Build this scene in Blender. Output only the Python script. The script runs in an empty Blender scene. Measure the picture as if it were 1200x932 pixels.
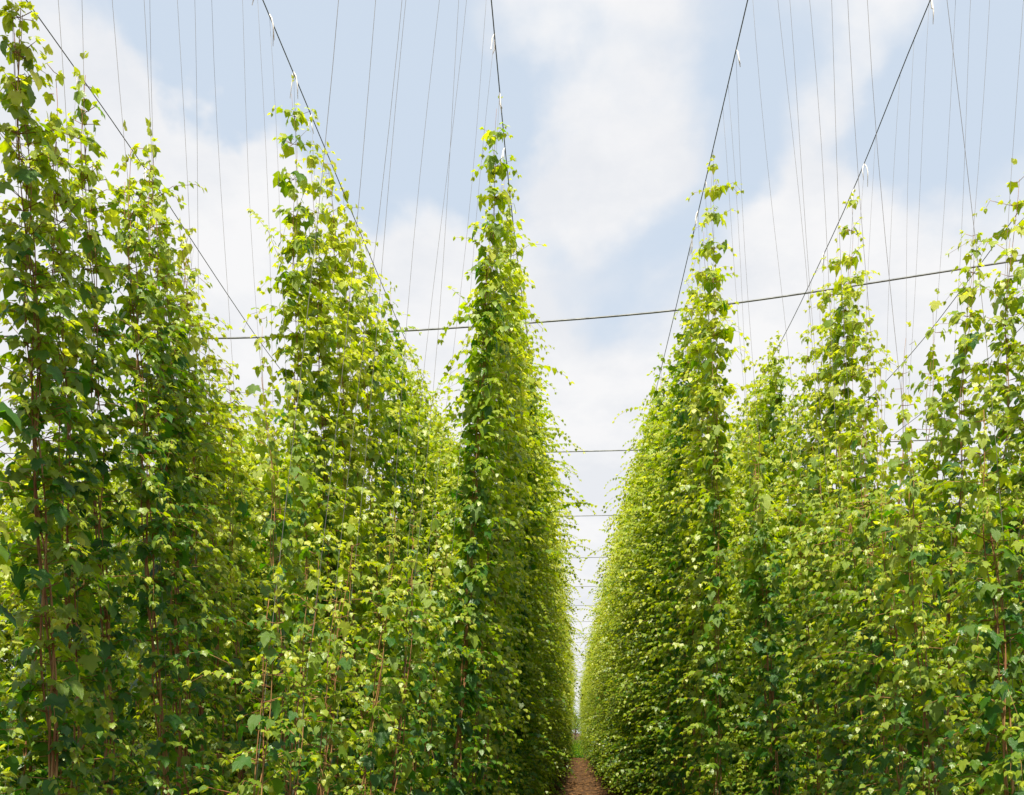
import bpy, math, random
import numpy as np
from mathutils import Matrix, Vector

scene = bpy.context.scene
COL = scene.collection

# ------------------------------------------------------------------ camera
F = 1167.0                       # focal length in pixels of a 1200 px wide frame
YAW = math.atan(73.0 / F)        # the rows run a little to the right of the optical axis
CAM_Z = 1.6
cam = bpy.data.cameras.new('camera')
cam.sensor_width = 36.0
cam.lens = 36.0 * F / 1200.0
cam.shift_y = (858 - 466) / 1200.0
cam.clip_start = 0.05
cam.clip_end = 3000
cam_ob = bpy.data.objects.new('camera', cam)
cam_ob.location = (0, 0, CAM_Z)
cam_ob.rotation_euler = (math.radians(90), 0, YAW)
COL.objects.link(cam_ob)
scene.camera = cam_ob

def pixel_dir(px, py):
    xc = (px - 600) / F
    zc = (858 - py) / F
    c, s = math.cos(YAW), math.sin(YAW)
    v = Vector((xc * c - s, xc * s + c, zc))
    return v.normalized()

def project(p):
    c, s = math.cos(YAW), math.sin(YAW)
    xc = p[0] * c + p[1] * s
    d = -p[0] * s + p[1] * c
    if d < 0.1:
        return None
    return 600 + F * xc / d, 858 - F * (p[2] - CAM_Z) / d, d

# ------------------------------------------------------------------ sky
SUN_EL = math.radians(58)
SUN_AZ = math.radians(-178)      # compass style angle from +Y, clockwise: behind and left of the camera
world = bpy.data.worlds.new('World')
scene.world = world
world.use_nodes = True
nt = world.node_tree
nt.nodes.clear()
def wn(t, **k):
    n = nt.nodes.new(t)
    for a, b in k.items():
        setattr(n, a, b)
    return n
def wmath(op, a, b=None, c=None, clamp=False):
    n = wn('ShaderNodeMath', operation=op, use_clamp=clamp)
    for i, v in enumerate((a, b, c)):
        if v is None:
            continue
        if isinstance(v, (int, float)):
            n.inputs[i].default_value = v
        else:
            nt.links.new(v, n.inputs[i])
    return n.outputs[0]
sky = wn('ShaderNodeTexSky', sky_type='NISHITA', sun_disc=False, sun_elevation=SUN_EL,
         sun_rotation=SUN_AZ, air_density=1.0, dust_density=2.5, ozone_density=1.0)
tc = wn('ShaderNodeTexCoord')
sep = wn('ShaderNodeSeparateXYZ')
nt.links.new(tc.outputs['Generated'], sep.inputs[0])
den = wmath('ADD', wmath('MAXIMUM', sep.outputs[2], 0.0), 0.28)
comb = wn('ShaderNodeCombineXYZ')
nt.links.new(wmath('DIVIDE', sep.outputs[0], den), comb.inputs[0])
nt.links.new(wmath('DIVIDE', sep.outputs[1], den), comb.inputs[1])
comb.inputs[2].default_value = 3.7
noise = wn('ShaderNodeTexNoise')
noise.inputs['Scale'].default_value = 2.1
noise.inputs['Detail'].default_value = 7
noise.inputs['Roughness'].default_value = 0.55
noise.inputs['Distortion'].default_value = 0.25
nt.links.new(comb.outputs[0], noise.inputs['Vector'])
cover = wmath('MULTIPLY', wmath('SUBTRACT', noise.outputs[0], 0.5), 2.6)
# cumulus banks and clear gaps of this particular sky: (px, py, radius in degrees, weight)
BANKS = [(150, 200, 8, 1.0), (270, 330, 8, .8), (90, 110, 5, .6), (60, 300, 8, .5), (420, 380, 7, .5), (420, 300, 4.5, .35),
         (740, 35, 6, .6), (650, 20, 4, .35), (680, 222, 3.4, .75), (750, 215, 3.2, .65), (500, 60, 4, .22),
         (935, 215, 4.5, .35), (1000, 260, 5, .4), (1020, 40, 4.5, .25), (960, 170, 3, .25),
         (700, 480, 8, .6), (900, 420, 7, .45), (1100, 420, 9, .5), (520, 470, 8, .5),
         (350, 40, 5, -.5), (400, 130, 6, -.6), (480, 160, 5, -.45), (330, 130, 4, -.75), (215, 40, 4, -.7), (270, 85, 3.5, -.6), (110, 10, 3.5, -.35),
         (640, 160, 4, -.45), (560, 120, 4, -.45), (760, 300, 4, -.4), (690, 310, 3, -.15), (860, 110, 4, -.45), (850, 180, 3, -.3),
         (1150, 130, 5, -.4), (1090, 170, 4, -.2), (920, 60, 3, -.2), (1190, 50, 5, -.3), (870, 290, 3.5, -.25), (1080, 90, 3, -.2)]
warp = wn('ShaderNodeTexNoise')
warp.inputs['Scale'].default_value = 9
warp.inputs['Detail'].default_value = 5
nt.links.new(tc.outputs['Generated'], warp.inputs['Vector'])
wsub = wn('ShaderNodeVectorMath', operation='SUBTRACT')
nt.links.new(warp.outputs['Color'], wsub.inputs[0]); wsub.inputs[1].default_value = (.5, .5, .5)
wsc = wn('ShaderNodeVectorMath', operation='SCALE'); wsc.inputs['Scale'].default_value = 0.2
nt.links.new(wsub.outputs[0], wsc.inputs[0])
wadd = wn('ShaderNodeVectorMath', operation='ADD')
nt.links.new(tc.outputs['Generated'], wadd.inputs[0]); nt.links.new(wsc.outputs[0], wadd.inputs[1])
for (px, py, r, w) in BANKS:
    dist = wn('ShaderNodeVectorMath', operation='DISTANCE')
    nt.links.new(wadd.outputs[0], dist.inputs[0])
    dist.inputs[1].default_value = pixel_dir(px, py)
    rr = math.radians(r) * 1.25
    mr = wn('ShaderNodeMapRange', interpolation_type='SMOOTHSTEP')
    mr.inputs['From Min'].default_value = 0
    mr.inputs['From Max'].default_value = rr * 1.35
    mr.inputs['To Min'].default_value = w
    mr.inputs['To Max'].default_value = 0
    nt.links.new(dist.outputs['Value'], mr.inputs['Value'])
    cover = wmath('ADD', cover, mr.outputs[0])
hz = wn('ShaderNodeMapRange', interpolation_type='SMOOTHSTEP')
hz.inputs['From Min'].default_value = 0.0
hz.inputs['From Max'].default_value = 0.42
hz.inputs['To Min'].default_value = 0.9
hz.inputs['To Max'].default_value = 0.0
nt.links.new(sep.outputs[2], hz.inputs['Value'])
cover = wmath('ADD', cover, hz.outputs[0])
mr = wn('ShaderNodeMapRange', interpolation_type='SMOOTHSTEP')
mr.inputs['From Min'].default_value = -0.36
mr.inputs['From Max'].default_value = 0.5
nt.links.new(cover, mr.inputs['Value'])
# thin veil everywhere, so that the blue is milky as on a humid summer day
veil = wn('ShaderNodeMix', data_type='RGBA')
veil.inputs['Factor'].default_value = 0.85
nt.links.new(sky.outputs[0], veil.inputs['A'])
veil.inputs['B'].default_value = (6.75, 7.75, 9.0, 1)
mix = wn('ShaderNodeMix', data_type='RGBA')
nt.links.new(mr.outputs[0], mix.inputs['Factor'])
nt.links.new(veil.outputs['Result'], mix.inputs['A'])
cn = wn('ShaderNodeTexNoise')
cn.inputs['Scale'].default_value = 5.5
cn.inputs['Detail'].default_value = 8
cn.inputs['Roughness'].default_value = 0.6
nt.links.new(comb.outputs[0], cn.inputs['Vector'])
cr = wn('ShaderNodeValToRGB')
cr.color_ramp.elements[0].position = .36; cr.color_ramp.elements[0].color = (.79, .81, .85, 1)
cr.color_ramp.elements[1].position = .6; cr.color_ramp.elements[1].color = (.9, .9, .91, 1)
nt.links.new(cn.outputs[0], cr.inputs[0])
csc = wn('ShaderNodeVectorMath', operation='SCALE'); csc.inputs['Scale'].default_value = 9.9
nt.links.new(cr.outputs[0], csc.inputs[0])
nt.links.new(csc.outputs[0], mix.inputs['B'])
bg = wn('ShaderNodeBackground')
bg.inputs['Strength'].default_value = 0.058
nt.links.new(mix.outputs['Result'], bg.inputs['Color'])
out = wn('ShaderNodeOutputWorld')
nt.links.new(bg.outputs[0], out.inputs['Surface'])

# ------------------------------------------------------------------ sun
sun = bpy.data.lights.new('sun', 'SUN')
sun.energy = 5.0
sun.angle = math.radians(0.8)
sun.color = (1.0, 0.92, 0.76)
sun_ob = bpy.data.objects.new('sun', sun)
sd = Vector((math.sin(SUN_AZ) * math.cos(SUN_EL), math.cos(SUN_AZ) * math.cos(SUN_EL), math.sin(SUN_EL)))
sun_ob.rotation_euler = sd.to_track_quat('Z', 'Y').to_euler()
sun_ob.location = sd * 50
COL.objects.link(sun_ob)
vs = scene.view_settings
vs.view_transform = 'Standard'
vs.look = 'None'
vs.exposure = 0.86
vs.gamma = 1.0
vs.use_curve_mapping = False
scene.render.engine = 'CYCLES'
scene.cycles.max_bounces = 5
scene.cycles.diffuse_bounces = 2
scene.cycles.transmission_bounces = 3
scene.cycles.glossy_bounces = 2

# ------------------------------------------------------------------ materials
def new_mat(name):
    m = bpy.data.materials.new(name)
    m.use_nodes = True
    t = m.node_tree
    t.nodes.clear()
    return m, t

def simple_mat(name, c1, c2, scale=20, rough=0.8, metallic=0.0, spec=0.3, bump=0.0):
    m, t = new_mat(name)
    o = t.nodes.new('ShaderNodeOutputMaterial')
    p = t.nodes.new('ShaderNodeBsdfPrincipled')
    n = t.nodes.new('ShaderNodeTexNoise')
    n.inputs['Scale'].default_value = scale
    n.inputs['Detail'].default_value = 5
    c = t.nodes.new('ShaderNodeTexCoord')
    t.links.new(c.outputs['Object'], n.inputs['Vector'])
    r = t.nodes.new('ShaderNodeValToRGB')
    r.color_ramp.elements[0].color = (*c1, 1); r.color_ramp.elements[0].position = .35
    r.color_ramp.elements[1].color = (*c2, 1); r.color_ramp.elements[1].position = .65
    t.links.new(n.outputs[0], r.inputs[0])
    t.links.new(r.outputs[0], p.inputs['Base Color'])
    p.inputs['Roughness'].default_value = rough
    p.inputs['Metallic'].default_value = metallic
    p.inputs['Specular IOR Level'].default_value = spec
    if bump:
        b = t.nodes.new('ShaderNodeBump')
        b.inputs['Strength'].default_value = bump
        b.inputs['Distance'].default_value = 0.02
        t.links.new(n.outputs[0], b.inputs['Height'])
        t.links.new(b.outputs[0], p.inputs['Normal'])
    t.links.new(p.outputs[0], o.inputs[0])
    return m

def leaf_mat():
    m, t = new_mat('hop_leaf')
    N = t.nodes.new
    L = t.links.new
    o = N('ShaderNodeOutputMaterial')
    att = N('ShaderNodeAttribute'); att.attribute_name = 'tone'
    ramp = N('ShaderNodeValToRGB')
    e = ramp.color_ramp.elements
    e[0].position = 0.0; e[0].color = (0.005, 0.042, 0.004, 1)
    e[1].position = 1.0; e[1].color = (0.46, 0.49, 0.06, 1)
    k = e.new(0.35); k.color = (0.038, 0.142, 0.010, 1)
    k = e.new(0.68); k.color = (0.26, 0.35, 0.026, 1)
    # blotchy variation along the plant
    geo = N('ShaderNodeNewGeometry')
    nz = N('ShaderNodeTexNoise'); nz.inputs['Scale'].default_value = 2.2; nz.inputs['Detail'].default_value = 3
    L(geo.outputs['Position'], nz.inputs['Vector'])
    ad = N('ShaderNodeMath'); ad.operation = 'MULTIPLY_ADD'
    L(nz.outputs[0], ad.inputs[0]); ad.inputs[1].default_value = 0.5; ad.inputs[2].default_value = -0.25
    ad2 = N('ShaderNodeMath'); ad2.operation = 'ADD'; ad2.use_clamp = True
    oin = N('ShaderNodeObjectInfo')
    ad3 = N('ShaderNodeMath'); ad3.operation = 'MULTIPLY_ADD'
    L(oin.outputs['Random'], ad3.inputs[0]); ad3.inputs[1].default_value = 0.24; ad3.inputs[2].default_value = -0.12
    ad4 = N('ShaderNodeMath'); ad4.operation = 'ADD'
    L(ad.outputs[0], ad4.inputs[0]); L(ad3.outputs[0], ad4.inputs[1])
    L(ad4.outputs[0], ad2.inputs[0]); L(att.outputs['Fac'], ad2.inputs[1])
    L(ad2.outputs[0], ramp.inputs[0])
    # paler underside
    under = N('ShaderNodeMix'); under.data_type = 'RGBA'
    under.inputs['B'].default_value = (0.11, 0.22, 0.055, 1)
    uf = N('ShaderNodeMath'); uf.operation = 'MULTIPLY'; uf.inputs[1].default_value = 0.4
    L(geo.outputs['Backfacing'], uf.inputs[0]); L(uf.outputs[0], under.inputs['Factor'])
    L(ramp.outputs[0], under.inputs['A'])
    p = N('ShaderNodeBsdfPrincipled')
    L(under.outputs['Result'], p.inputs['Base Color'])
    p.inputs['Roughness'].default_value = 0.38
    p.inputs['Specular IOR Level'].default_value = 0.6
    fine = N('ShaderNodeTexNoise'); fine.inputs['Scale'].default_value = 70; fine.inputs['Detail'].default_value = 2
    tco = N('ShaderNodeTexCoord'); L(tco.outputs['Object'], fine.inputs['Vector'])
    b = N('ShaderNodeBump'); b.inputs['Strength'].default_value = 0.35; b.inputs['Distance'].default_value = 0.01
    L(fine.outputs[0], b.inputs['Height']); L(b.outputs[0], p.inputs['Normal'])
    tr = N('ShaderNodeBsdfTranslucent')
    hs = N('ShaderNodeHueSaturation'); hs.inputs['Hue'].default_value = 0.495
    hs.inputs['Saturation'].default_value = 1.1; hs.inputs['Value'].default_value = 1.9
    L(ramp.outputs[0], hs.inputs['Color']); L(hs.outputs[0], tr.inputs['Color'])
    mx = N('ShaderNodeMixShader'); mx.inputs[0].default_value = 0.5
    L(p.outputs[0], mx.inputs[1]); L(tr.outputs[0], mx.inputs[2])
    L(mx.outputs[0], o.inputs[0])
    return m

M_LEAF = leaf_mat()
M_BINE = simple_mat('reddish_bine', (0.22, 0.085, 0.04), (0.32, 0.2, 0.075), 6, 0.7)
M_TWINE = simple_mat('twine', (0.13, 0.125, 0.115), (0.21, 0.2, 0.185), 12, 0.9)
M_WIRE = simple_mat('row_wire_steel', (0.075, 0.09, 0.085), (0.13, 0.145, 0.14), 8, 0.55, 0.3)
M_CABLE = simple_mat('cable_steel', (0.12, 0.13, 0.135), (0.2, 0.21, 0.21), 10, 0.5, 0.4)
M_TIE = simple_mat('white_tie', (0.78, 0.77, 0.74), (0.85, 0.85, 0.84), 20, 0.6)
M_POST = simple_mat('weathered_post', (0.13, 0.095, 0.065), (0.26, 0.2, 0.15), 5, 0.9, bump=.5)
M_SOIL = simple_mat('soil', (0.042, 0.019, 0.007), (0.10, 0.05, 0.018), 3.5, 0.95, bump=1.0)
M_CLOD = simple_mat('soil_clods', (0.05, 0.024, 0.008), (0.14, 0.072, 0.026), 6, 0.95)

# ------------------------------------------------------------------ helpers
def tag(o, label=None, cat=None, group=None, kind=None):
    if label: o['label'] = label
    if cat: o['category'] = cat
    if group: o['group'] = group
    if kind: o['kind'] = kind
    return o

def mesh_from(name, verts, tris, mat, tone=None, smooth=True):
    me = bpy.data.meshes.new(name)
    verts = np.asarray(verts, dtype=np.float32).reshape(-1, 3)
    tris = np.asarray(tris, dtype=np.int32).reshape(-1, 3)
    me.vertices.add(len(verts)); me.vertices.foreach_set('co', verts.ravel())
    me.loops.add(tris.size); me.loops.foreach_set('vertex_index', tris.ravel())
    me.polygons.add(len(tris))
    me.polygons.foreach_set('loop_start', np.arange(0, tris.size, 3, dtype=np.int32))
    me.polygons.foreach_set('use_smooth', np.full(len(tris), smooth))
    if tone is not None:
        a = me.attributes.new('tone', 'FLOAT', 'POINT')
        a.data.foreach_set('value', np.asarray(tone, dtype=np.float32))
    me.update(calc_edges=True)
    me.materials.append(mat)
    return me

def link(name, data, parent=None):
    o = bpy.data.objects.new(name, data)
    COL.objects.link(o)
    if parent: o.parent = parent
    return o

class Tubes:
    def __init__(self): self.v = []; self.f = []; self.n = 0
    def add(self, pts, r, sides=4):
        pts = np.asarray(pts, dtype=float)
        k = len(pts)
        r = np.broadcast_to(np.asarray(r, dtype=float), (k,))
        d = np.gradient(pts, axis=0)
        d /= np.linalg.norm(d, axis=1, keepdims=True) + 1e-9
        ref = np.array([0, 0, 1.]) if abs(d[:, 2]).mean() < .8 else np.array([1., 0, 0])
        a = np.cross(d, ref); a /= np.linalg.norm(a, axis=1, keepdims=True) + 1e-9
        b = np.cross(d, a)
        ang = np.arange(sides) * 2 * math.pi / sides
        ring = pts[:, None] + r[:, None, None] * (a[:, None] * np.cos(ang)[None, :, None] + b[:, None] * np.sin(ang)[None, :, None])
        self.v.append(ring.reshape(-1, 3))
        i, j = np.meshgrid(np.arange(k - 1), np.arange(sides), indexing='ij')
        p0 = i * sides + j; p1 = i * sides + (j + 1) % sides
        p2 = p1 + sides; p3 = p0 + sides
        t = np.concatenate([np.stack([p0, p1, p2], -1).reshape(-1, 3), np.stack([p0, p2, p3], -1).reshape(-1, 3)])
        caps = []
        for q in range(1, sides - 1):
            caps.append([0, q + 1, q]); e = (k - 1) * sides; caps.append([e, e + q, e + q + 1])
        self.f.append(np.concatenate([t, np.array(caps)]) + self.n)
        self.n += k * sides
    def mesh(self, name, mat):
        return mesh_from(name, np.concatenate(self.v), np.concatenate(self.f), mat)

# ------------------------------------------------------------------ leaf shapes (unit length, tip along +Y, upper side +Z)
def leaf_shape(half, mid, fold=0.32, droop=0.28, ripple=0.0):
    half = np.array(half)
    n = len(half)
    right = half
    left = half[1:-1] * np.array([-1, 1])
    v2 = np.concatenate([right, left, [[0, mid]]])
    x, y = v2[:, 0], v2[:, 1]
    z = fold * np.abs(x) - 0.75 * x * x * 1.2 - droop * np.maximum(y, 0) ** 2
    if ripple:
        idx = np.arange(len(v2)); z = z + ripple * np.where(idx % 2 == 0, 1, -1) * (np.abs(x) > .05)
    v = np.stack([x, y, z], -1)
    m = len(v2) - 1
    tris = []
    for i in range(n - 1):
        tris.append([m, i, i + 1])
        a = 0 if i == 0 else n + i - 1
        b = n - 1 if i + 1 == n - 1 else n + i
        tris.append([m, b, a])
    return v, np.array(tris)

LOBED_FINE = leaf_shape([(0, .02), (.10, -.09), (.27, -.10), (.40, .02), (.44, .16), (.55, .25), (.60, .42), (.43, .40), (.30, .42), (.31, .55), (.27, .70), (.17, .82), (0, 1.05)], .34, ripple=.012)
FIVE_FINE = leaf_shape([(0, .02), (.13, -.13), (.33, -.12), (.36, .02), (.52, .10), (.62, .30), (.48, .36), (.33, .40), (.36, .56), (.38, .70), (.22, .74), (.13, .86), (0, 1.0)], .32, fold=.22, ripple=.012)
OVATE_FINE = leaf_shape([(0, .0), (.14, -.06), (.28, .0), (.36, .12), (.38, .26), (.41, .36), (.34, .46), (.33, .58), (.24, .68), (.20, .80), (.10, .90), (.06, .96), (0, 1.06)], .36, ripple=.01)
LOBED = leaf_shape([(0, 0), (.34, -.09), (.58, .38), (.29, .43), (0, 1.05)], .32)
FIVE = leaf_shape([(0, 0), (.38, -.12), (.60, .30), (.33, .62), (0, 1.0)], .3, fold=.22)
OVATE = leaf_shape([(0, 0), (.28, -.03), (.42, .34), (.27, .68), (0, 1.06)], .36)
FINE = (LOBED_FINE, FIVE_FINE, OVATE_FINE)
COARSE = (LOBED, FIVE, OVATE)

def unit(v): return v / (np.linalg.norm(v, axis=-1, keepdims=True) + 1e-9)

class Leaves:
    """leaf frames collected as arrays"""
    def __init__(self): self.p = []; self.t = []; self.nrm = []; self.s = []; self.k = []; self.c = []; self.tone = []
    def add(self, p, tip, nrm, size, kind, curl, tone):
        self.p.append(p); self.t.append(tip); self.nrm.append(nrm); self.s.append(size); self.k.append(kind); self.c.append(curl); self.tone.append(tone)
    def done(self):
        self.p = np.array(self.p).reshape(-1, 3); t = unit(np.array(self.t).reshape(-1, 3)); n = np.array(self.nrm).reshape(-1, 3)
        side = unit(np.cross(t, n)); n = np.cross(side, t)
        self.s = np.array(self.s); self.k = np.array(self.k); self.c = np.array(self.c); self.tone = np.clip(np.array(self.tone), 0, 1)
        self.R = np.stack([side, t, n], -1)          # columns are the leaf's own axes
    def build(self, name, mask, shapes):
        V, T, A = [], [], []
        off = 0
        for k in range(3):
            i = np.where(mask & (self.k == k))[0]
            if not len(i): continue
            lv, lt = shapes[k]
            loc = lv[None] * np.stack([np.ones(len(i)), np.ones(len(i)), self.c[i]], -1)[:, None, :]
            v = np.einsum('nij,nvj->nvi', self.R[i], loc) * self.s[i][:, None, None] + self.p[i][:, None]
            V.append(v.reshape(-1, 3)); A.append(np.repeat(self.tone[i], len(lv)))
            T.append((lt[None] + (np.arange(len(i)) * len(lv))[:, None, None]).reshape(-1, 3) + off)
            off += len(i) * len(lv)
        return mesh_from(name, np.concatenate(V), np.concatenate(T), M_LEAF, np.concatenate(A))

# ------------------------------------------------------------------ one hop plant, growing up +Z along its string
def grow(seed, h, lat=0.5, full=1.0, bines=2, thin=False, stems=True, low_bare=0.5, fill=1.3, taper=2.0, even=0.72, gap=0.115, sz=1.0, tuft=False):
    """h height, lat length of the longest side shoots, full 0..1 foliage density"""
    g = np.random.default_rng(seed)
    rnd = g.random
    L = Leaves(); T = Tubes()
    for b in range(bines):
        hb = h if b == 0 else (h - .55 - .8 * rnd() if tuft else h * (even + (0.99 - even) * rnd()))
        ph = rnd() * 6.283
        n = max(8, int(hb / 0.10))
        zz = np.linspace(0.0, hb, n)
        tw = ph + zz * (4.0 + rnd())
        rr = 0.014 + 0.012 * np.sin(zz * 2.1 + ph) ** 2 + np.where(zz < 1.4, 0.05 * (1.4 - zz) * b, 0)
        if stems:
            T.add(np.stack([rr * np.cos(tw), rr * np.sin(tw), zz], -1)[:-1], np.linspace(0.0066, 0.0012, n - 1), 4)
        z = 0.3 + 0.15 * rnd()
        w1, w2, p1, p2 = 3.2 + 1.5 * rnd(), 7 + 3 * rnd(), 6.28 * rnd(), 6.28 * rnd()
        phi = rnd() * 6.283
        while z < hb - 0.02:
            t = hb - z                                   # distance below the shoot tip
            grow_in = min(1.0, .35 + t / 1.7)                  # young near the tip
            phi += math.pi / 2 + (rnd() - .5) * .9
            node = np.array([0.014 * math.cos(phi), 0.014 * math.sin(phi), z])
            tufted = tuft and b == 0 and t < 1.8
            for o in ((0, 1.6, 3.1, 4.7, .8) if tufted else (0, math.pi)):
                a = phi + o + (rnd() - .5) * .5
                outv = np.array([math.cos(a), math.sin(a), 0.0])
                dens = full * (low_bare + (1 - low_bare) * min(1, z / fill))
                # the big leaf of the node on its petiole
                if rnd() < 0.93 * dens + .07 * (t < 1.2):
                    size = sz * (0.058 + 0.032 * min(1, t / 0.7)) * (0.7 + 0.55 * rnd())
                    pet = (0.025 + 0.07 * min(1, t / 0.9)) * (0.7 + 0.7 * rnd())
                    el = 0.5 - 0.5 * rnd()
                    end = node + pet * (outv * math.cos(el) + np.array([0, 0, math.sin(el)]))
                    dr = 0.55 + 0.75 * rnd()
                    a2 = a + (rnd() - .5) * 1.0
                    o2 = np.array([math.cos(a2), math.sin(a2), 0])
                    tip = o2 * math.cos(dr) - np.array([0, 0, math.sin(dr)])
                    nr = o2 * math.sin(dr) + np.array([0, 0, math.cos(dr)]) + (g.random(3) - .5) * .7
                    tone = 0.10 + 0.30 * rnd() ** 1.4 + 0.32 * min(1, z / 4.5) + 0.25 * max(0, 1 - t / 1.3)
                    L.add(end, tip, nr, size, 0 if rnd() < .55 else (1 if rnd() < .6 else 2), 0.6 + 1.1 * rnd(), tone)
                    if stems:
                        T.add([node, end], 0.0018, 3)
                # side shoot
                if rnd() < (0.75 if thin else 0.95) * dens:
                    ll = lat * min(1.0, .22 + .78 * t / taper) * (0.4 + 0.8 * rnd()) * min(1, .3 + t / .5)
                    if tufted: ll = max(ll, .15 + .17 * rnd()) * min(1, .45 + t / .5)
                    ll *= .82 + .28 * math.sin(z * w1 + p1) + .16 * math.sin(z * w2 + p2)
                    if rnd() < .035: ll *= 1.5
                    ll = max(0.05, ll)
                    step = sz * (0.047 + 0.016 * rnd())
                    m = max(1, int(ll / step))
                    el = 0.55 + 0.5 * (rnd() - .3)
                    bend = (1.0 + 1.6 * rnd()) / max(m, 4)
                    p = node.copy(); pts = [p.copy()]
                    aa = a
                    for q in range(m):
                        el -= bend * (0.35 + 1.2 * q / m); aa += (rnd() - .5) * .35
                        el = max(el, -1.15)
                        dv = np.array([math.cos(aa) * math.cos(el), math.sin(aa) * math.cos(el), math.sin(el)])
                        p = p + dv * step; pts.append(p.copy())
                        f = (q + 1) / m                  # 1 at the growing tip
                        sidev = np.array([-math.sin(aa), math.cos(aa), 0])
                        for sg in (-1, 1):
                            if rnd() > 0.86: continue
                            size = sz * (0.068 - 0.036 * f) * (0.65 + 0.6 * rnd()) * (0.6 + .4 * grow_in)
                            dr = 0.15 + 0.9 * rnd()
                            o2 = unit(sidev * sg * (1 - .25 * f) + np.array([math.cos(aa), math.sin(aa), 0]) * (.35 + .6 * f))
                            tip = o2 * math.cos(dr) - np.array([0, 0, math.sin(dr)])
                            nr = o2 * math.sin(dr) + np.array([0, 0, math.cos(dr)]) + (g.random(3) - .5) * .8
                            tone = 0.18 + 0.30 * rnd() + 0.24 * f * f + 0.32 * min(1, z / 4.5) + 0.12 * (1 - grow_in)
                            L.add(p + o2 * 0.014 + np.array([0, 0, .004]), tip, nr, size, 2 if f > .6 and rnd() < .6 else (0 if rnd() < .7 else 1), 0.5 + 1.0 * rnd(), tone)
                        if q == m - 1:                   # unfolding leaflets at the tip
                            for _ in range(2):
                                v = dv + (g.random(3) - .5) * 1.2
                                L.add(p, v, np.array([0, 0, 1.]) + (g.random(3) - .5), 0.022 + .012 * rnd(), 2, 1.2, .8 + .2 * rnd())
                    if stems and m > 1:
                        sub = pts[::3] if (len(pts) - 1) % 3 == 0 else pts[::3] + [pts[-1]]
                        T.add(np.array(sub), np.linspace(0.002, 0.0009, len(sub)), 3)
            z += (0.15 if thin else gap) + 0.06 * rnd() + (0.10 + .06 * rnd() if tufted else 0)
        for _ in range(3):
            L.add(np.array([0, 0, hb]) + (g.random(3) - .5) * .03, np.array([rnd() - .5, rnd() - .5, .8]), g.random(3) - .5, .03, 2, 1.0, .95)
    L.done()
    return L, T

def axis_matrix(base, top, spin):
    """frame at the plant's base whose +Z runs up the string"""
    b = Vector(base); d = (Vector(top) - b).normalized()
    q = Vector((0, 0, 1)).rotation_difference(d)
    return Matrix.Translation(b) @ q.to_matrix().to_4x4() @ Matrix.Rotation(spin, 4, 'Z')

# ------------------------------------------------------------------ the trellis: row wires
def interp(tab, y):
    return float(np.interp(y, [a for a, _ in tab], [b for _, b in tab]))
SAG = [(-6, 7.1), (0, 7.15), (7, 7.03), (9, 6.95), (11, 6.75), (13, 6.6), (15, 6.62), (18, 6.8), (22, 7.0), (40, 7.0), (400, 7.0)]
FLAT = [(-6, 7.05), (7, 7.02), (13, 6.95), (20, 7.0), (400, 7.0)]
HIGH = [(-6, 7.5), (5, 7.45), (8, 7.36), (10, 7.0), (13, 6.85), (16, 6.9), (22, 7.0), (400, 7.0)]
#        name            wire x  foot x  height table
WIRES = {
    'SP': (-0.62, -1.30, [(-6, 7.25), (5, 7.25), (7.4, 7.14), (8.4, 6.86), (10, 6.75), (13, 6.8), (18, 7.0), (400, 7.0)]),  # shaded row, over the path
    'SF': (-2.30, -1.95, FLAT),      # shaded row, far side from the path
    'LP': (1.28, 1.78, FLAT),        # sunlit row, over the path
    'LF': (2.78, 2.42, HIGH),        # sunlit row, far side
    'S2P': (-4.05, -4.75, SAG), 'S2F': (-5.10, -5.0, SAG),
    'L2P': (4.45, 5.0, SAG), 'L2F': (5.55, 5.3, SAG),
}
WIRE_LABEL = {
    'SP': 'dark row wire over the path side of the shaded hop row',
    'SF': 'dark row wire over the far side of the shaded hop row',
    'LP': 'dark row wire with white ties over the path side of the sunlit row',
    'LF': 'dark row wire with white ties over the far side of the sunlit row',
    'S2P': 'upper dark wire slanting over the second row behind the shaded one',
    'S2F': 'lower dark wire slanting over the second row behind the shaded one',
    'L2P': 'thin dark wire slanting over the second row behind the sunlit one',
    'L2F': 'outer dark wire slanting low over the second row behind the sunlit one',
}
def wire_z(w, y): return interp(WIRES[w][2], y)
for w, (wx, fx, tab) in WIRES.items():
    ys = np.concatenate([np.arange(-4, 26, 0.5), np.arange(26, 231, 5)])
    zs = np.array([interp(tab, y) for y in ys])
    for _ in range(3):
        zs[1:-1] = (zs[:-2] + 2 * zs[1:-1] + zs[2:]) / 4
    T = Tubes()
    T.add(np.stack([np.full(len(ys), wx), ys, zs], -1), 0.0046, 6)
    o = link('row_wire', T.mesh('row_wire', M_WIRE))
    tag(o, WIRE_LABEL[w], 'wire', 'wires running along the hop rows')

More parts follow.
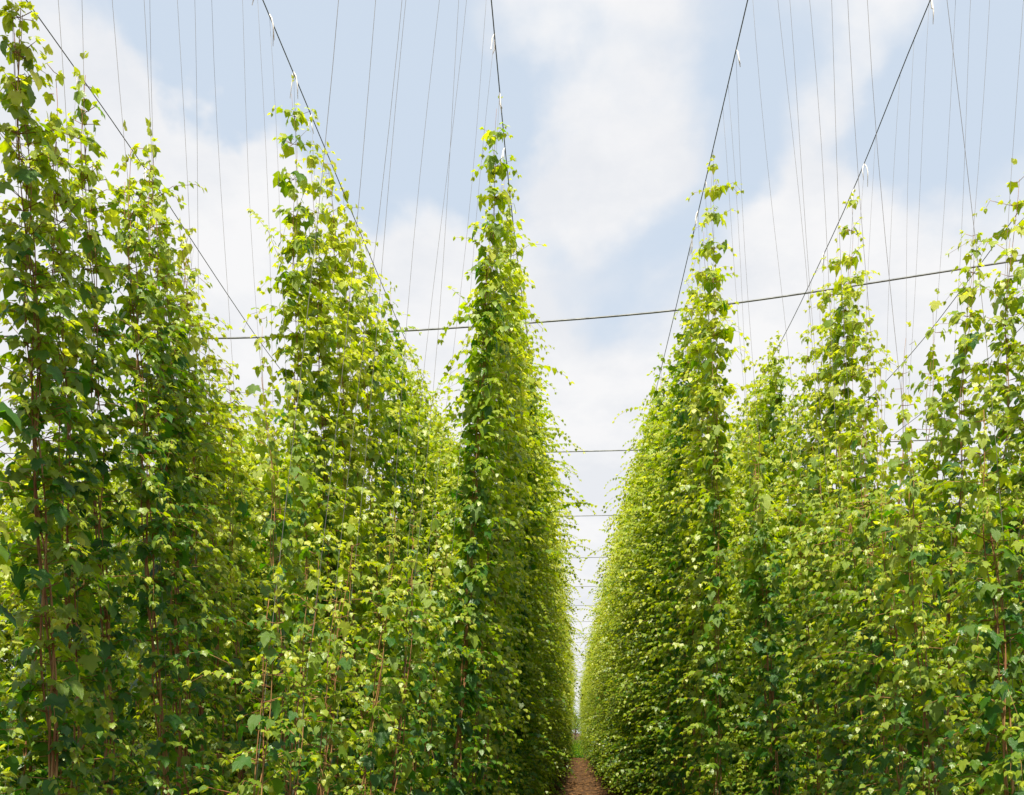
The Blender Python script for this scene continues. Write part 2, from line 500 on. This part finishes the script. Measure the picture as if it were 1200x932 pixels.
# ------------------------------------------------------------------ ground
gx = np.concatenate([[-900, -300, -100, -40], np.arange(-16, 16.1, 0.4), [40, 100, 300, 900]])
gy = np.concatenate([[-300, -60, -20], np.arange(-8, 15, 1.0), np.arange(15, 60, 0.4), np.arange(60, 232, 4), [260, 500, 1200]])
GX, GY = np.meshgrid(gx, gy, indexing='ij')
rg = np.random.default_rng(5)
hill = np.where((np.abs(GX) < 16) & (GY > -8) & (GY < 232), 1.0, 0.0)
GZ = hill * (0.05 * np.cos((GX + 1.7) / 3.6 * 2 * math.pi) + (rg.random(GX.shape) - .5) * 0.05)
ni, nj = GX.shape
I, J = np.meshgrid(np.arange(ni - 1), np.arange(nj - 1), indexing='ij')
q = I * nj + J
tr = np.concatenate([np.stack([q, q + nj, q + nj + 1], -1).reshape(-1, 3), np.stack([q, q + nj + 1, q + 1], -1).reshape(-1, 3)])
ground = link('ground', mesh_from('ground', np.stack([GX, GY, GZ], -1).reshape(-1, 3), tr, M_SOIL))
tag(ground, kind='structure')
# loose clods on the path
cv, ct = [], []
ico = np.array([(0, 0, 1), (.9, 0, .1), (.1, .9, 0), (-.9, .1, .1), (0, -.9, -.1), (0, 0, -.6)])
icf = np.array([(0, 1, 2), (0, 2, 3), (0, 3, 4), (0, 4, 1), (5, 2, 1), (5, 3, 2), (5, 4, 3), (5, 1, 4)])
for i in range(7000):
    y = 14 + 60 * rg.random() ** 1.6; x = .25 + (rg.random() - .5) * 3.2
    s = 0.02 + 0.06 * rg.random() ** 2.5
    a = rg.random() * 6.28
    v = ico * (1 + (rg.random((6, 1)) - .5) * .6) * s * np.array([1, 1, .65])
    v = v @ np.array([[math.cos(a), math.sin(a), 0], [-math.sin(a), math.cos(a), 0], [0, 0, 1]])
    z = 0.05 * math.cos((x + 1.7) / 3.6 * 2 * math.pi)
    cv.append(v + np.array([x, y, z + s * .15])); ct.append(icf + i * 6)
clods = link('soil_clods', mesh_from('soil_clods', np.concatenate(cv), np.concatenate(ct), M_CLOD, smooth=False))
tag(clods, 'loose brown clods of soil on the path between the rows', 'soil', kind='stuff')

# ------------------------------------------------------------------ cross cables and the posts that carry them
cable_y = [13.0 + 5.85 * k for k in range(-1, 16)]
first = [(-13, 7.3), (-9, 7.0), (-4.7, 6.83), (-2.5, 6.87), (-.4, 6.95), (1.5, 7.06), (3.1, 7.25), (5.87, 7.62), (9, 7.9), (13, 8.1)]
for n, y in enumerate(cable_y):
    xs = np.linspace(-13, 13, 53)
    if n == 1:
        zs = np.array([interp(first, x) for x in xs])
        for _ in range(4): zs[1:-1] = (zs[:-2] + 2 * zs[1:-1] + zs[2:]) / 4
    else:
        zs = 6.93 + 0.28 * (xs / 13) ** 2 + 0.03 * math.sin(n * 2.3) + xs * 0.004
        if n == 0: zs = zs + .35
    T = Tubes(); T.add(np.stack([xs, np.full(53, y), zs], -1), 0.0125 if n < 3 else 0.011, 6)
    c = link('cross_cable', T.mesh('cross_cable', M_CABLE))
    lab = {0: 'steel cross cable overhead, before the first tall plants',
           1: 'thick steel cross cable rising towards the sunlit side, behind the first tall plants',
           2: 'level steel cross cable next beyond the rising one',
           3: 'thin steel cross cable, the third across the path'}.get(n, 'thin steel cross cable far along the path')
    tag(c, lab, 'cable', 'cables across the hop rows')
    for sx, zt in ((-13.06, zs[0]), (13.06, zs[-1])):
        T = Tubes()
        hz = np.array([-0.3, 0.0, 2.5, 5.0, zt + .12, zt + .16])
        T.add(np.stack([np.full(6, sx), np.full(6, y), hz], -1), np.array([.105, .105, .1, .09, .08, .06]), 10)
        p = link('trellis_post', T.mesh('trellis_post', M_POST))
        tag(p, 'weathered round wooden post carrying the cross cables', 'post', 'posts at the ends of the cross cables')

# ------------------------------------------------------------------ training strings with their white ties
def make_string(base, top, seed, label, group, tie=True):
    g = random.Random(seed)
    b, t = Vector(base), Vector(top)
    pts = []
    for k in range(19):
        f = k / 18
        p = b.lerp(t, f)
        w = .045 * math.sin(math.pi * f)
        pts.append((p.x + w * math.sin(f * 5 + seed), p.y + w * math.cos(f * 4 + seed * 1.7), p.z))
    T = Tubes(); T.add(pts, 0.00105, 4)
    T.add([(b.x, b.y, b.z - .12), (b.x, b.y, b.z + .02)], .004, 4)
    o = link('training_string', T.mesh('training_string', M_TWINE))
    tag(o, label, 'string', group)
    if tie and g.random() < .6:
        T = Tubes()
        for lp in range(2):
            a = g.uniform(0, 6.28)
            T.add([(t.x, t.y, t.z + .012), (t.x + .018 * math.cos(a), t.y + .018 * math.sin(a), t.z - .02),
                   (t.x + .03 * math.cos(a), t.y + .03 * math.sin(a), t.z - .06 - .05 * g.random()),
                   (t.x + .035 * math.cos(a + .5), t.y + .035 * math.sin(a + .5), t.z - .11 - .10 * g.random())],
                  np.array([.004, .005, .005, .002]), 4)
        link('tie', T.mesh('tie', M_TIE), o)
    return o

# ------------------------------------------------------------------ plants
# near plants, one by one: wire, distance along the row, height, side shoot length, density, thin?, bines, label
ROWN = {'SP': 'path side of the shaded row', 'SF': 'far side of the shaded row', 'LP': 'path side of the sunlit row', 'LF': 'far side of the sunlit row'}
near = []
def N(w, y, h, lat=.5, full=1.0, thin=False, bines=2, label=None): near.append((w, y, h, lat, full, thin, bines, label))
# shaded row, far side
N('SF', 2.7, 4.4, .22, .9, False, 2, 'tall hop plant with big dark leaves, first of the shaded row')
N('SF', 3.15, 5.6, .2, .9, False, 2, 'tall hop plant with large dark leaves beside the first of the shaded row')
N('SF', 3.75, 4.65, .29, .95, False, 2, 'hop plant with pale young tip leaves, third in the shaded row')
N('SF', 4.35, 4.65, .32, 1, False, 2, 'hop plant with feathery yellow tip rising beside a slanting wire')
N('SF', 4.95, 4.7, .34, 1, False, 2, 'bushy hop plant with drooping leaf clusters below the slanting wire')
N('SF', 5.5, 4.6, .36, 1, False, 2, 'bushy hop plant bordering the open gap of the shaded row')
N('SF', 6.15, 4.0, .36, 1, False, 2, 'shorter hop plant at the open gap in the shaded row')
N('SF', 6.75, 4.5, .32, .9, True, 2, 'slim hop plant standing alone in the gap of the shaded row')
N('SF', 7.4, 4.35, .36, .9, False, 2, 'hop plant of middling height leaning on the tall leafy column')
N('SF', 8.05, 6.95, .48, 1, False, 2, 'tall hop column reaching the wire with separate leaf tufts on top')
N('SF', 8.6, 6.75, .5, 1, False, 3, 'tall dense hop plant just behind the tufted column')
# shaded row, path side
N('SP', 3.6, 2.2, .32, .8, False, 2, 'low hop plant with bare string above, first on the path side of the shaded row')
N('SP', 4.3, 2.5, .36, .85, False, 2, 'low hop plant with bare string above, second on the path side of the shaded row')
N('SP', 5.0, 2.7, .36, .85, False, 2, 'low hop plant with bare string above, third on the path side of the shaded row')
N('SP', 5.7, 3.0, .40, .9, False, 2, 'low leafy hop plant with bare string above, two before the tall pointed column')
N('SP', 6.4, 3.15, .40, .9, False, 2, 'mid-height hop plant on the path side, just before the tall pointed column')
N('SP', 7.2, 3.3, .42, .95, False, 2, 'mid-height bushy hop plant at the foot of the tall pointed column')
N('SP', 8.25, 6.98, .5, 1, False, 3, 'tall pointed hop column by the path with its tip on the wire')
N('SP', 8.9, 6.7, .5, 1, False, 3, 'tall dense hop plant pressed behind the pointed column')
# sunlit row, path side
ORD = ['nearest', 'second', 'third', 'fourth', 'fifth', 'sixth', 'seventh']
for y, h in ((4.1, 3.0), (4.75, 3.15), (5.4, 3.35), (6.0, 3.4), (6.65, 3.6), (7.3, 3.75), (8.0, 4.1)):
    N('LP', y, h, .44, 1, False, 3, ORD[int(round((8.0 - y) / .65))] + ' low bushy hop plant before the slim tall one by the path')
N('LP', 8.7, 4.3, .40, 1, False, 2, 'mid-height hop plant at the foot of the slim tall one by the path')
N('LP', 9.3, 6.9, .46, 1, False, 2, 'slim tall hop plant by the path, its tip tufts hanging on the tied wire')
N('LP', 9.85, 6.6, .46, 1, False, 2, 'slim hop plant just behind the slim tall one by the path')
N('LP', 10.4, 6.45, .40, 1, False, 2, None); N('LP', 10.95, 6.5, .40, 1, False, 2, None)
# sunlit row, far side
N('LF', 5.0, 4.0, .40, 1, False, 3, None); N('LF', 5.6, 4.5, .40, 1, False, 2, 'hop plant with airy top near the tall bushy one of the sunlit row')
N('LF', 6.2, 5.05, .44, .95, False, 2, 'tall bushy hop plant with big leaves at the near end of the sunlit row')
N('LF', 6.75, 5.0, .38, .95, False, 2, 'loose airy hop plant beside the tall bushy one of the sunlit row')
N('LF', 7.4, 4.8, .30, .8, True, 1, 'thin hop plant with gaps between its leaf tufts, below the sunlit row wire')
N('LF', 8.0, 4.8, .24, .7, True, 1, 'very thin hop plant with small tufts spaced along its string')
N('LF', 8.7, 4.9, .24, .7, True, 1, 'very thin hop plant with small tufts beside another thin one')
N('LF', 9.4, 5.5, .42, 1, False, 2, None)
N('LF', 10.1, 7.0, .5, 1, False, 2, 'tall hop plant of the sunlit row with its tip tuft on the wire')
N('LF', 10.7, 6.8, .5, 1, False, 2, 'tall loose hop plant behind the one touching the wire in the sunlit row')
N('LF', 11.3, 6.55, .5, 1, False, 2, None); N('LF', 11.9, 6.3, .48, .95, False, 2, None)

for w, y, h in (('SF', 4.05, 4.45), ('SF', 4.65, 4.5), ('SF', 5.2, 4.45), ('SF', 5.8, 4.1), ('SF', 7.1, 4.1),
                ('SP', 4.65, 2.4), ('SP', 6.05, 2.9), ('SP', 7.75, 3.2), ('LP', 5.05, 2.9), ('LP', 6.35, 3.2), ('LP', 8.4, 4.1),
                ('LF', 5.9, 4.3), ('LF', 7.1, 4.2), ('LF', 8.35, 4.0), ('LF', 9.75, 5.9)):
    N(w, y, h, .38, .9, False, 2, None)
FINE_MESHES = {}
def fine_leaf(k, tone):
    t = min(5, int(tone * 6))
    if (k, t) not in FINE_MESHES:
        v, tri = FINE[k]
        FINE_MESHES[(k, t)] = mesh_from('leaf', v, tri, M_LEAF, np.full(len(v), (t + .5) / 6))
    return FINE_MESHES[(k, t)]

GEN = {'SP': 'low or mid-height hop plant on the path side of the shaded row',
       'SF': 'hop plant on the far side of the shaded row',
       'LP': 'low bushy hop plant with bare string above on the path side of the sunlit row',
       'LF': 'mid-height hop plant on the far side of the sunlit row'}
EXTRA = {('SF', 4.05): 'hop plant between the pale-tipped and the feathery-tipped ones of the shaded row',
         ('SF', 4.65): 'hop plant between the feathery-tipped one and the bushy one of the shaded row',
         ('SF', 5.2): 'hop plant between the two bushy ones below the slanting wire',
         ('SF', 5.8): 'lower hop plant between the bushy one and the open gap of the shaded row',
         ('SF', 7.1): 'low hop plant in the gap of the shaded row, just before the tufted column',
         ('SP', 4.65): 'low hop plant between the second and third on the path side of the shaded row',
         ('SP', 6.05): 'low hop plant between two leafy ones before the tall pointed column',
         ('SP', 7.75): 'bushy low hop plant hugging the base of the tall pointed column',
         ('LF', 5.0): 'hop plant at the near end of the sunlit row, below the airy-topped one',
         ('LF', 5.9): 'hop plant between the airy-topped and the tall bushy one of the sunlit row',
         ('LF', 7.1): 'lower hop plant between the loose airy one and the first thin one',
         ('LF', 8.35): 'low hop plant between the two very thin ones of the sunlit row',
         ('LF', 9.4): 'thin mid-height hop plant before the tall one touching the sunlit row wire',
         ('LF', 9.75): 'mid-height hop plant at the foot of the tall one touching the sunlit row wire',
         ('LF', 11.3): 'third tall hop plant behind the one touching the sunlit row wire',
         ('LF', 11.9): 'shorter hop plant behind the three tall ones of the sunlit row',
         ('LP', 10.4): 'third tall hop plant of the slim column by the path',
         ('LP', 10.95): 'fourth tall hop plant of the slim column by the path'}
rand = random.Random(11)
leaf_count = 0
for idx, (w, y, h, lat, full, thin, bines, label) in enumerate(near):
    wx, fx, tab = WIRES[w]
    fx = fx + rand.uniform(-.12, .12)
    if w == 'SP' and 8 < y < 8.5: fx = -1.05
    if w == 'SF' and 8 < y < 8.2: fx = -2.25
    if w == 'LP' and y > 9: fx = 1.36 + rand.uniform(-.05, .05)
    zt = wire_z(w, y)
    Mx = axis_matrix((fx, y, 0), (wx, y, zt), rand.uniform(0, 6.28))
    length = (Vector((wx, y, zt)) - Vector((fx, y, 0))).length
    h = min(h, length - .03)
    L, T = grow(100 + idx, h, lat, full, max(2, bines) if thin else bines + 1 + (w == 'SF' and y < 6), thin, True, .38, 2.6, 1.5 if h > 5.5 else (.6 if not thin else 1.1), .92 if w == 'SF' and y < 6 else .85, .115 if y > 6 else .1, (1.15 if h > 5.5 else 1.0) if y > 6 else (.95 if y < 3.5 else .78), h > 5.5 and y > 8)
    root = link('hop_plant', None)
    root.empty_display_size = .2
    root.matrix_world = Mx
    tag(root, label or EXTRA.get((w, y)) or GEN[w], 'hop plant', 'hop plants on the ' + ROWN[w])
    link('bine', T.mesh('bine', M_BINE), root)
    # pick out the leaves that can be told apart singly
    W = np.array(Mx)
    wp = L.p @ W[:3, :3].T + W[:3, 3]
    score = np.zeros(len(L.p))
    for i in range(len(L.p)):
        pr = project(wp[i])
        if pr is None: continue
        px, py, d = pr
        if not (-15 < px < 1215 and -15 < py < 945): continue
        size = L.s[i] * F / d
        if size < 10: continue
        toward = math.hypot(W[0, 3], W[1, 3]) - math.hypot(wp[i][0], wp[i][1])
        score[i] = size * (1 + 1.2 * toward)
    order = np.argsort(-score)
    pick = [i for i in order[:130 if y < 9 else 60] if score[i] > 0]
    mask = np.ones(len(L.p), bool); mask[pick] = False
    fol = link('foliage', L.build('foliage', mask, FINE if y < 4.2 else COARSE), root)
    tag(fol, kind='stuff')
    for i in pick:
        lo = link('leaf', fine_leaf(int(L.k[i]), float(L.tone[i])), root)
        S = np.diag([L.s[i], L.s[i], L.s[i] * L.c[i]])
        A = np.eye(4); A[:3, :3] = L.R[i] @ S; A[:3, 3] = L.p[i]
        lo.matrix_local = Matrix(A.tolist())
        leaf_count += 1
    bare = zt - h > .8
    make_string((fx, y, 0), (wx, y, zt), idx,
                ('bare pale training string above the hop plants on the ' if bare else 'pale training string overgrown by a hop plant on the ') + ROWN[w],
                'training strings on the ' + ROWN[w] + (', bare' if bare else ', overgrown'))

# bare strings of the second rows
for w, ys in (('L2P', (8.6, 9.6, 10.6, 11.8)), ('S2P', (7.9, 9.2, 10.4))):
    wx, fx, tab = WIRES[w]
    nm = 'second row behind the sunlit one' if w[0] == 'L' else 'second row behind the shaded one'
    for k, y in enumerate(ys):
        make_string((fx, y, 0), (wx, y, wire_z(w, y)), 400 + k, 'bare pale training string of the ' + nm, 'training strings of the ' + nm)

# grown variants shared by the plants further along
def variant(seed, h, lat, full, bines, thin=False, taper=1.0):
    L, T = grow(seed, h, lat, full, bines, thin, True, .8, 1.3, taper, .88, .14, 1.25)
    return T.mesh('bine', M_BINE), L.build('foliage', np.ones(len(L.p), bool), COARSE), h
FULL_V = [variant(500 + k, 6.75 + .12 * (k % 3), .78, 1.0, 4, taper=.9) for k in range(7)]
SLIM_V = [variant(550 + k, 6.6 + .12 * k, .46, 1.0, 3, taper=.7) for k in range(4)]
MID_V = [variant(600 + k, 5.0 + .25 * k, .50, .95, 3, taper=1.6) for k in range(4)]
VAR_OBJ = []
def copy_plant(bine, fol, Mx, label, group, sc=1.0):
    root = link('hop_plant', None); root.empty_display_size = .2
    wide = rand.uniform(.78, 1.18)
    root.matrix_world = Mx @ Matrix.Diagonal((wide, wide, sc, 1))
    tag(root, label, 'hop plant', group)
    a = link('bine', bine, root); b = link('foliage', fol, root); tag(b, kind='stuff')
    return a, b
count = 0
far_pts = []      # (x, y, rx, ry, rz, scale, variant)
def far_point(w, y, vi, sc):
    wx, fx, tab = WIRES[w]
    fx = {'SP': -.98, 'LP': 1.22}.get(w, fx)
    Mx = axis_matrix((fx + rand.uniform(-.12, .12), y, 0), (wx, y, wire_z(w, y)), rand.uniform(0, 6.28))
    e = Mx.to_euler()
    far_pts.append((Mx.translation.x, y, e.x, e.y, e.z, sc, vi))
FULL_LABEL = {'SP': 'full-height hop plant in the hedge on the path side of the shaded row',
              'SF': 'full-height hop plant in the hedge on the far side of the shaded row',
              'LP': 'full-height hop plant in the hedge on the path side of the sunlit row',
              'LF': 'full-height hop plant in the hedge on the far side of the sunlit row'}
STARTS = {'SP': 9.5, 'SF': 9.2, 'LP': 11.4, 'LF': 12.5}
for w, y0 in STARTS.items():
    y = y0; wx, fx, tab = WIRES[w]
    fx = {'SP': -.98, 'LP': 1.22}.get(w, fx)
    while y < 112:
        vi = rand.randrange(7)
        slim = y < 13.5
        bine, fol, vh = SLIM_V[vi % 4] if slim else FULL_V[vi]
        zt = wire_z(w, y)
        target = zt + rand.uniform(-.05, .35)
        if w == 'LP' and y < 14.5: target = rand.uniform(6.45, 7.0)
        if w == 'LF' and y < 13.2: target = rand.uniform(5.8, 6.2)
        sc = target / vh
        if y < 34:
            Mx = axis_matrix((fx + rand.uniform(-.12, .12), y, 0), (wx, y, zt), rand.uniform(0, 6.28))
            a, b = copy_plant(bine, fol, Mx, FULL_LABEL[w], 'full-height hop plants on the ' + ROWN[w], sc)
            if not slim and sc > .9 and vi not in [v for v, _, _ in VAR_OBJ]: VAR_OBJ.append((vi, a, b))
            count += 1
        else:
            far_point(w, y, vi, sc)
        y += .64 * rand.uniform(.85, 1.15)
for w, ytop in (('S2P', 435), ('S2F', 430), ('L2P', 545), ('L2F', 540)):
    y = 8.2 if w[0] == 'S' else 11.0
    wx, fx, tab = WIRES[w]
    nm = 'second row behind the sunlit one' if w[0] == 'L' else 'second row behind the shaded one'
    while y < 110:
        zt = wire_z(w, y)
        target = min(zt - rand.uniform(.05, .5), 1.6 + (858 - ytop) * y / F * rand.uniform(.86, 1.04))
        if y < 24:
            bine, fol, vh = rand.choice(MID_V) if target < 5.9 else rand.choice(FULL_V)
            Mx = axis_matrix((fx + rand.uniform(-.1, .1), y, 0), (wx, y, zt), rand.uniform(0, 6.28))
            copy_plant(bine, fol, Mx, 'hop plant of the ' + nm, 'hop plants of the ' + nm, target / vh)
            count += 1
        else:
            vi = rand.randrange(7)
            far_point(w, y, vi, target / FULL_V[vi][2])
        y += .68 * rand.uniform(.85, 1.15)
# third rows behind, seen only through gaps
for (wx, fx) in ((-7.6, -8.2), (-9.0, -8.4), (8.0, 8.6), (9.4, 8.8)):
    y = 12.0
    while y < 70:
        Mx = axis_matrix((fx + rand.uniform(-.1, .1), y, 0), (wx, y, 7.0), rand.uniform(0, 6.28))
        e = Mx.to_euler(); vi = rand.randrange(7)
        t = min(6.9, 1.6 + 340 * y / F)
        far_pts.append((Mx.translation.x, y, e.x, e.y, e.z, t / FULL_V[vi][2], vi))
        y += .75 * rand.uniform(.85, 1.15)

# the far ends of the rows, where nobody can tell the plants apart
VAR_OBJ.sort(key=lambda t: t[0])
slot = {v: i for i, (v, _, _) in enumerate(VAR_OBJ)}
P = np.array(far_pts)
fm = bpy.data.meshes.new('hop_rows')
fm.vertices.add(len(P))
fm.vertices.foreach_set('co', np.stack([P[:, 0], P[:, 1], np.zeros(len(P))], -1).astype(np.float32).ravel())
a = fm.attributes.new('rot', 'FLOAT_VECTOR', 'POINT'); a.data.foreach_set('vector', P[:, 2:5].astype(np.float32).ravel())
a = fm.attributes.new('size', 'FLOAT', 'POINT'); a.data.foreach_set('value', P[:, 5].astype(np.float32))
a = fm.attributes.new('pick', 'INT', 'POINT'); a.data.foreach_set('value', np.array([slot.get(int(v), 0) for v in P[:, 6]], dtype=np.int32))
fo = link('hop_rows', fm)
tag(fo, 'far hop hedges closing in along the end of the path', 'hop plants', kind='stuff')
ng = bpy.data.node_groups.new('hop_rows', 'GeometryNodeTree')
ng.interface.new_socket('Geometry', in_out='INPUT', socket_type='NodeSocketGeometry')
ng.interface.new_socket('Geometry', in_out='OUTPUT', socket_type='NodeSocketGeometry')
gi = ng.nodes.new('NodeGroupInput'); go = ng.nodes.new('NodeGroupOutput')
iop = ng.nodes.new('GeometryNodeInstanceOnPoints')
joinall = ng.nodes.new('GeometryNodeJoinGeometry')
for (v, ba, fb) in reversed(VAR_OBJ):
    j = ng.nodes.new('GeometryNodeJoinGeometry')
    for ob in (ba, fb):
        oi = ng.nodes.new('GeometryNodeObjectInfo'); oi.transform_space = 'ORIGINAL'
        oi.inputs['Object'].default_value = ob
        ng.links.new(oi.outputs['Geometry'], j.inputs[0])
    g2 = ng.nodes.new('GeometryNodeGeometryToInstance')
    ng.links.new(j.outputs[0], g2.inputs[0]); ng.links.new(g2.outputs[0], joinall.inputs[0])
def named(n, t):
    k = ng.nodes.new('GeometryNodeInputNamedAttribute'); k.data_type = t; k.inputs['Name'].default_value = n
    return next(s for s in k.outputs if s.enabled and s.name == 'Attribute')
ng.links.new(gi.outputs[0], iop.inputs['Points'])
ng.links.new(joinall.outputs[0], iop.inputs['Instance'])
iop.inputs['Pick Instance'].default_value = True
ng.links.new(named('pick', 'INT'), iop.inputs['Instance Index'])
e2r = ng.nodes.new('FunctionNodeEulerToRotation')
ng.links.new(named('rot', 'FLOAT_VECTOR'), e2r.inputs[0]); ng.links.new(e2r.outputs[0], iop.inputs['Rotation'])
ng.links.new(named('size', 'FLOAT'), iop.inputs['Scale'])
ng.links.new(iop.outputs[0], go.inputs[0])
md = fo.modifiers.new('rows', 'NODES'); md.node_group = ng
fm.materials.append(M_LEAF)
def far_tree(x, y, h, r, seed, label):
    g = np.random.default_rng(seed)
    root = link('tree', None); root.location = (x, y, 0)
    tag(root, label, 'tree', 'trees beyond the far end of the rows')
    T = Tubes(); T.add([(0, 0, -.2), (.05, 0, h * .3), (0, .08, h * .55), (.06, 0, h * .8)], np.array([.16, .13, .08, .03]), 7)
    for _ in range(9):
        a = g.random() * 6.28; z = h * (.25 + .45 * g.random())
        T.add([(0, 0, z), (r * .4 * math.cos(a), r * .4 * math.sin(a), z + .3), (r * .75 * math.cos(a), r * .75 * math.sin(a), z + .7)], np.array([.05, .035, .012]), 5)
    link('trunk', T.mesh('trunk', M_POST), root)
    L = Leaves()
    cl = [(g.normal(0, .45, 3) * np.array([r, r, h * .3]) + np.array([0, 0, h * .58]), .35 + .4 * g.random()) for _ in range(60)]
    for c, cr_ in cl:
        for _ in range(45):
            d = unit(g.normal(0, 1, 3)); p = c + d * cr_ * g.random() ** .4
            if p[2] < .3: continue
            L.add(p, d + np.array([0, 0, -.5]), np.array([0, 0, 1]) + g.normal(0, .5, 3), .09 + .07 * g.random(), 2, 1.0, .25 + .3 * g.random())
    L.done()
    tag(link('crown', L.build('crown', np.ones(len(L.p), bool), COARSE), root), kind='stuff')
L = Leaves()
g = np.random.default_rng(9)
for _ in range(2600):
    y = 62 + 50 * g.random(); x = .1 + (g.random() - .5) * (1.0 if y < 70 else 2.2)
    hh = (.15 + .75 * g.random() ** 2) * min(1, (y - 58) / 14)
    for _ in range(4):
        a = g.random() * 6.28
        L.add(np.array([x + .1 * (g.random() - .5), y + .1 * (g.random() - .5), hh * (.35 + .65 * g.random())]), np.array([math.cos(a), math.sin(a), .2 - .6 * g.random()]),
              np.array([0, 0, 1.]) + g.normal(0, .4, 3), .06 + .06 * g.random(), 2, 1.0, .2 + .4 * g.random())
L.done()
tag(link('weeds', L.build('weeds', np.ones(len(L.p), bool), COARSE)), 'green weeds overgrowing the far end of the path', 'weeds', kind='stuff')
far_tree(.1, 121, 5.2, 1.9, 71, 'small leafy tree closing the far end of the path')
far_tree(-3.6, 123, 5.6, 2.2, 72, 'small leafy tree behind the far end of the shaded row')
far_tree(4.0, 122, 5.4, 2.1, 73, 'small leafy tree behind the far end of the sunlit row')
print('near leaves', leaf_count, 'shared plants', count, 'far', len(far_pts), 'variants', len(VAR_OBJ))
